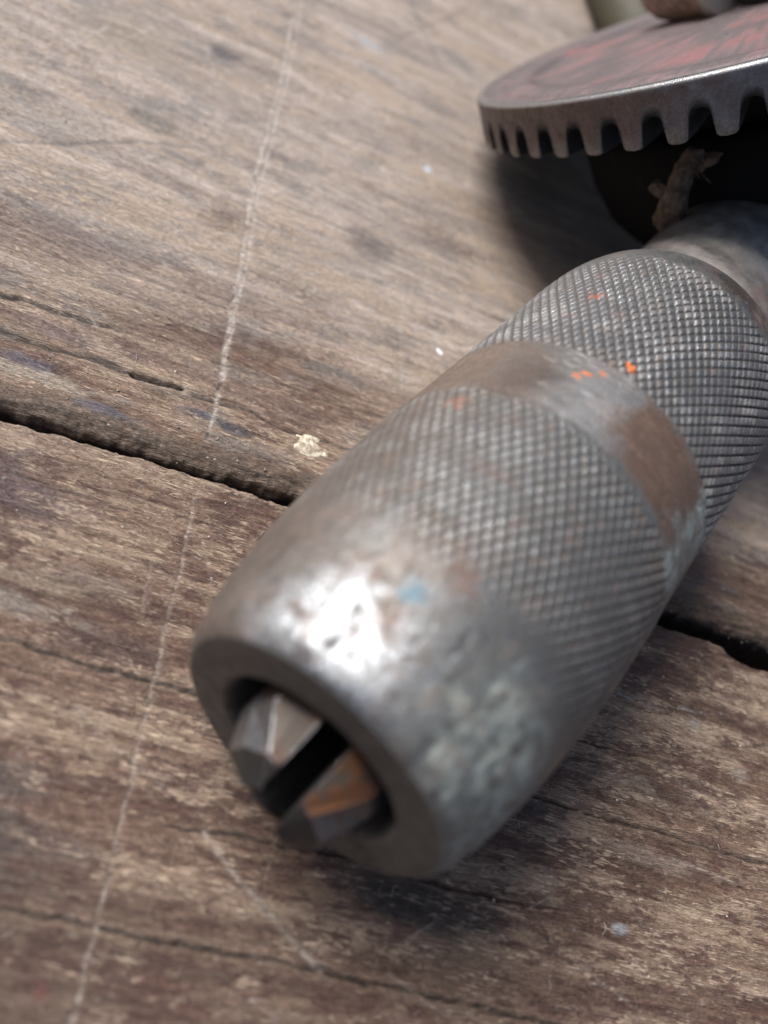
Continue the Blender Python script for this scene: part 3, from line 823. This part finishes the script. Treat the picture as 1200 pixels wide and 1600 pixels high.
# ---- big crown gear, leaning so that its rim touches the planks
ga_ = rad(55) - .149                          # lean of the gear about the spindle
G = Vector((-math.sin(ga_), 0, math.cos(ga_)))
tilt = .022
GN = (G * math.cos(tilt) - Vector((0, 1, 0)) * math.sin(tilt)).normalized()
GC = Vector((0, 98.19, R0)) + G * 25.46
e2 = Vector((0, 1, 0)).cross(GN).normalized(); e1 = GN.cross(e2)    # e1 ~ +y
GM = np.array([list(e2), list(e1), list(GN)])
RG, TH = 35.6, 5.7
NTEETH = 50
seq = []
pat = [(-0.5, 0), (-0.4, 0.02), (-0.36, 0.03), (-0.295, 0.1), (-0.242, 0.52), (-0.216, 0.8), (-0.167, 0.95), (-0.088, 1.03), (0, 1.05), (0.088, 1.03), (0.167, 0.95), (0.216, 0.8), (0.242, 0.52), (0.295, 0.1), (0.36, 0.03), (0.4, 0.02)]
ang = []; slot = []
for i in range(NTEETH):
    for p, h in pat:
        ang.append((i + p + .30) / NTEETH * 2 * math.pi); slot.append(h)
ang = np.array(ang); slot = np.array(slot)
def polar(rad_, zz): return np.stack([rad_ * np.cos(ang), rad_ * np.sin(ang), zz + 0 * ang], -1)
rows = []
kind = []
# from the inside underneath, out along the teeth, up the wall, over the rim and dished face to the hub
zb = -TH + slot * 2.75
zin = -TH + .6 + slot * 2.0
rows += [polar(6, -2.0), polar(24.0, -2.0), polar(26.5, -2.0)]
rows += [polar(27.0, np.minimum(zin, -1.9)), polar(30, zin * .5 + zb * .5), polar(32.6, zb), polar(RG - .35, zb), polar(RG - .1, zb + .08), polar(RG, zb + .25)]
for t_ in (.35, .6, .8, .93):
    rows.append(polar(RG, (zb + .25) * (1 - t_) + (-.42) * t_))
rows += [polar(RG, -.42), polar(RG - .08, -.2), polar(RG - .3, -.05), polar(RG - .7, 0)]
face = [(35.0, .02), (34.6, .02), (34.3, -.10), (33.7, -.35), (32.9, -.45), (32.2, -.42), (31.9, -.22), (31.0, -.18), (30, -.15), (29.0, -.12), (28.6, -.3), (27.8, -.5), (26.5, -.5), (24, -.4), (21, -.1), (18, .1), (15.5, .3), (13, .45), (11, .55), (8, .6), (5, .7), (4.0, .9), (3.8, 2.5), (3.5, 2.8), (1, 2.8)]
for rr, zz in face:
    rows.append(polar(rr, zz))
P = np.stack(rows)
A_ = np.repeat(ang[None], len(P), 0); RR = np.hypot(P[..., 0], P[..., 1]); ZZ = P[..., 2]
ni = np.arange(len(P))[:, None] + 0 * A_
gn = fbm(P[..., 0] / 9 + 50, P[..., 1] / 9 + 50, 610, 6, .55); gn2 = fbm(P[..., 0] / 1.3 + 50, P[..., 1] / 1.3 + 50 + ZZ, 611, 4)
P[..., 2] += np.where(RR < 34, (gn - .5) * .12, 0)
col = np.zeros(P.shape[:2] + (3,)) + np.array((.20, .185, .18))
met = np.full(A_.shape, .6); rgh = np.full(A_.shape, .48)
wall = (ni >= 8) & (ni <= 13)
wallz = wall.astype(float)
deg = np.degrees(A_) % 360                   # 270 faces the camera (-y)
bluish = sstep(262, 285, deg + (gn2 - .5) * 30) * wallz
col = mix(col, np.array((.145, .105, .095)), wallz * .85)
col = mix(col, np.array((.19, .215, .265)) * (.45 + gn2)[..., None], bluish * .8)  # skylight on the wall painted as a blue tint
grim = wallz * sstep(.5, .62, fbm(A_ * 12, ZZ / 2.5 + A_ * 3, 640, 5, .6)); col = mix(col, np.array((.085, .06, .055)), grim * .6); met = met - grim * .3
top = (ni > 16).astype(float)
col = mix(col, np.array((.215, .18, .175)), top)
redp = top * np.clip(sstep(.44, .62, gn * .6 + gn2 * .4), 0, 1) * (RR < 34.3) * (RR > 2)
dkl = top * np.exp(-((RR - 28.3) / .6) ** 2); col = mix(col, np.array((.075, .06, .06)), dkl * .7)
ringm = ((RR > 32.9) | ((RR < 29.4) & (RR > 26.0))).astype(float)
redp = redp * (1 - ringm * .55)
col = mix(col, np.array((.27, .165, .165)), redp * .85); met = met * (1 - redp * .85)
redv = top * sstep(.53, .68, .25 * gn2 + .75 * gn) * (RR < 30)
col = mix(col, np.array((.34, .10, .10)), redv * .5); met = met * (1 - redv * .6)
rim = ((ni >= 14) & (ni <= 17)).astype(float)
col = mix(col, np.array((.48, .48, .47)), rim * .8); met = np.where(rim > 0, .9, met); rgh = np.where(rim > 0, .34, rgh)
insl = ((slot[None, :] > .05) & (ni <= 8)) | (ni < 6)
col = mix(col, np.array((.010, .010, .011)), insl.astype(float) * .97); met = np.where(insl, .0, met); rgh = np.where(insl, .8, rgh)  # slot insides and underside painted black for shade
bot = ((ni == 8) | (ni == 7)) & (slot[None, :] < .3)
col = mix(col, np.array((.36, .35, .34)), bot.astype(float) * .6)
PW = P @ GM + np.array(GC)
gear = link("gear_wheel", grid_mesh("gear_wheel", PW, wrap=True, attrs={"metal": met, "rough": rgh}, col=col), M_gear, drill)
md = gear.modifiers.new("edge", 'EDGE_SPLIT'); md.split_angle = rad(50)


def gpt(a, b, c):        # gear frame -> mm
    return np.array(GC) + a * np.array(e2) + b * np.array(e1) + c * np.array(GN)


def tube_between(name, p0, p1, prof, seg, mat, parent):
    p0 = np.array(p0); p1 = np.array(p1); L = np.linalg.norm(p1 - p0)
    return link(name, lathe_mesh(name, [(t * L, r_) for t, r_ in prof], seg, p0, (p1 - p0) / L), mat, parent)


# shaft through the gear hub, frame casting round spindle, black fillers for shade under the gear
tube_between("gear_shaft", gpt(0, 0, -22), gpt(0, 0, 5.5), [(0, .05), (0, 3), (1, 3), (1, .05)], 32, M_dark, drill)
tube_between("frame", (0, 101, R0), (0, 178, R0), [(0, .1), (0, 6.6), (.04, 7.4), (.25, 7.2), (.3, 9), (.42, 9.2), (.5, 7.4), (.85, 7), (.95, 9), (1, 9.4), (1, .1)], 48, M_frame_shade, drill)
tube_between("disc_shade_fill", gpt(0, 0, -8.6), gpt(0, 0, -1.9), [(0, .1), (0, 19), (.1, 21), (.3, 22.5), (.8, 23.5), (1, 23.8), (1, .1)], 64, M_frame_shade, drill)  # added black disc, hides bright wood behind the slots
tube_between("boss_shade_fill", gpt(0, 0, -24), gpt(0, 0, -8.3), [(0, .1), (0, 17), (.12, 19.5), (.3, 21.5), (.6, 23), (.95, 23.5), (1, 22), (1, .1)], 64, M_frame_shade, drill)  # oversized black boss, added so the space below looks shaded
tube_between("main_handle", (0, 178, R0), (0, 285, R0), [(0, .1), (0, 9.5), (.06, 10), (.1, 9), (.3, 11.5), (.55, 12.9), (.8, 12), (.93, 10), (.985, 6), (1, .1)], 64, M_handle, drill)

# ---- crank: collar, arm grip seen at the very top right
tube_between("crank_grip", gpt(-4.6, -1.2, 4.0), gpt(-16.5, 7.8, 4.5), [(0, .1), (0, 3.7), (.06, 4.0), (.4, 4.2), (.8, 4.0), (.93, 3.4), (1, 1.6), (1, .1)], 64, M_handle, drill)
tube_between("crank_collar", gpt(-3.4, -2.1, 3.9), gpt(-5.0, -.9, 4.0), [(0, .1), (0, 3.9), (.15, 4.25), (.85, 4.25), (1, 3.9), (1, .1)], 64, M_collar, drill)
tube_between("crank_hub", gpt(.6, -.2, 1.0), gpt(.6, -.2, 12), [(0, .1), (0, 4.3), (.1, 4.5), (.9, 4.4), (1, 3.8), (1, .1)], 48, M_dark, drill)
# ---- dried grease hanging between gear teeth and neck
def lump(name, pts, seed, mat, parent):
    """skinned chain: pts = [(x,y,z,r)]"""
    rows = []
    th = np.linspace(0, 2 * np.pi, 36, endpoint=False)
    arr = np.array(pts, float) + np.array((.45, -5.4, 2.56, 0))
    t = np.linspace(0, len(arr) - 1, 40)
    C_ = np.stack([np.interp(t, np.arange(len(arr)), arr[:, k]) for k in range(4)], -1)
    for i in range(len(t)):
        d = C_[min(i + 1, len(t) - 1), :3] - C_[max(i - 1, 0), :3]; d /= np.linalg.norm(d)
        a = np.cross(d, [0, 1, .3]); a /= np.linalg.norm(a); b = np.cross(d, a)
        rr = C_[i, 3] * (.65 + .8 * fbm(np.cos(th) * 1.6 + i * .12 + 7, np.sin(th) * 1.6 + 7 + i * .1, seed, 4))
        rows.append(C_[i, :3] + rr[:, None] * (np.cos(th)[:, None] * a + np.sin(th)[:, None] * b))
    return link(name, grid_mesh(name, np.stack(rows), wrap=True), mat, parent)


lump("grease_clump", [(-12.0, 76.9, 22.2, .02), (-12.1, 77.0, 21.4, 1.1), (-12.2, 76.8, 19.6, 1.05), (-11.4, 76.7, 17.6, 1.25), (-10.7, 77.2, 15.4, 1.3), (-10.1, 77.7, 13.3, 1.3), (-9.9, 78, 12.3, .02)], 700, M_grease, drill)
lump("grease_clump", [(-14.1, 77.3, 15.9, .02), (-13.8, 77.2, 15.9, .6), (-13.0, 77.0, 16.2, .8), (-11.8, 76.8, 16.6, .7), (-11.3, 76.8, 16.8, .02)], 709, M_grease, drill)
lump("grease_clump", [(-10.2, 77.2, 23.0, .02), (-10.6, 77.1, 22.4, .55), (-11.4, 77.0, 20.6, .7), (-12.0, 76.8, 19.2, .02)], 705, M_grease, drill)
rgf = random.Random(4)
for k in range(9):                                          # loose fibres stuck in the grease
    x0, y0, z0 = -11.6 + rgf.uniform(-1.2, 1.2), 76.6 + rgf.uniform(-.8, .8), 18.0 + rgf.uniform(-3, 3)
    dx, dy, dz = rgf.uniform(-2.2, 2.2), rgf.uniform(-1.5, 1.0), rgf.uniform(-1.6, 2.2)
    lump("fibre", [(x0, y0, z0, .01), (x0 + .3 * dx, y0 + .3 * dy, z0 + .4 * dz, .07), (x0 + .7 * dx, y0 + .6 * dy, z0 + .7 * dz, .06), (x0 + dx, y0 + dy, z0 + .8 * dz, .01)], 720 + k, M_grease, drill)


# ------------------------------------------------------------------ dark bar lying behind the gear
bar = tube_between("iron_bar", (-36.6, 132.1, 4.8), (-86, 183, 4.8), [(0, .1), (0, 4.6), (.012, 5.1), (.985, 5.1), (1, 4.6), (1, .1)], 48, M_olive, None)
bar['label'] = "dark olive iron bar lying on planks behind the gear"
bar['category'] = "metal bar"
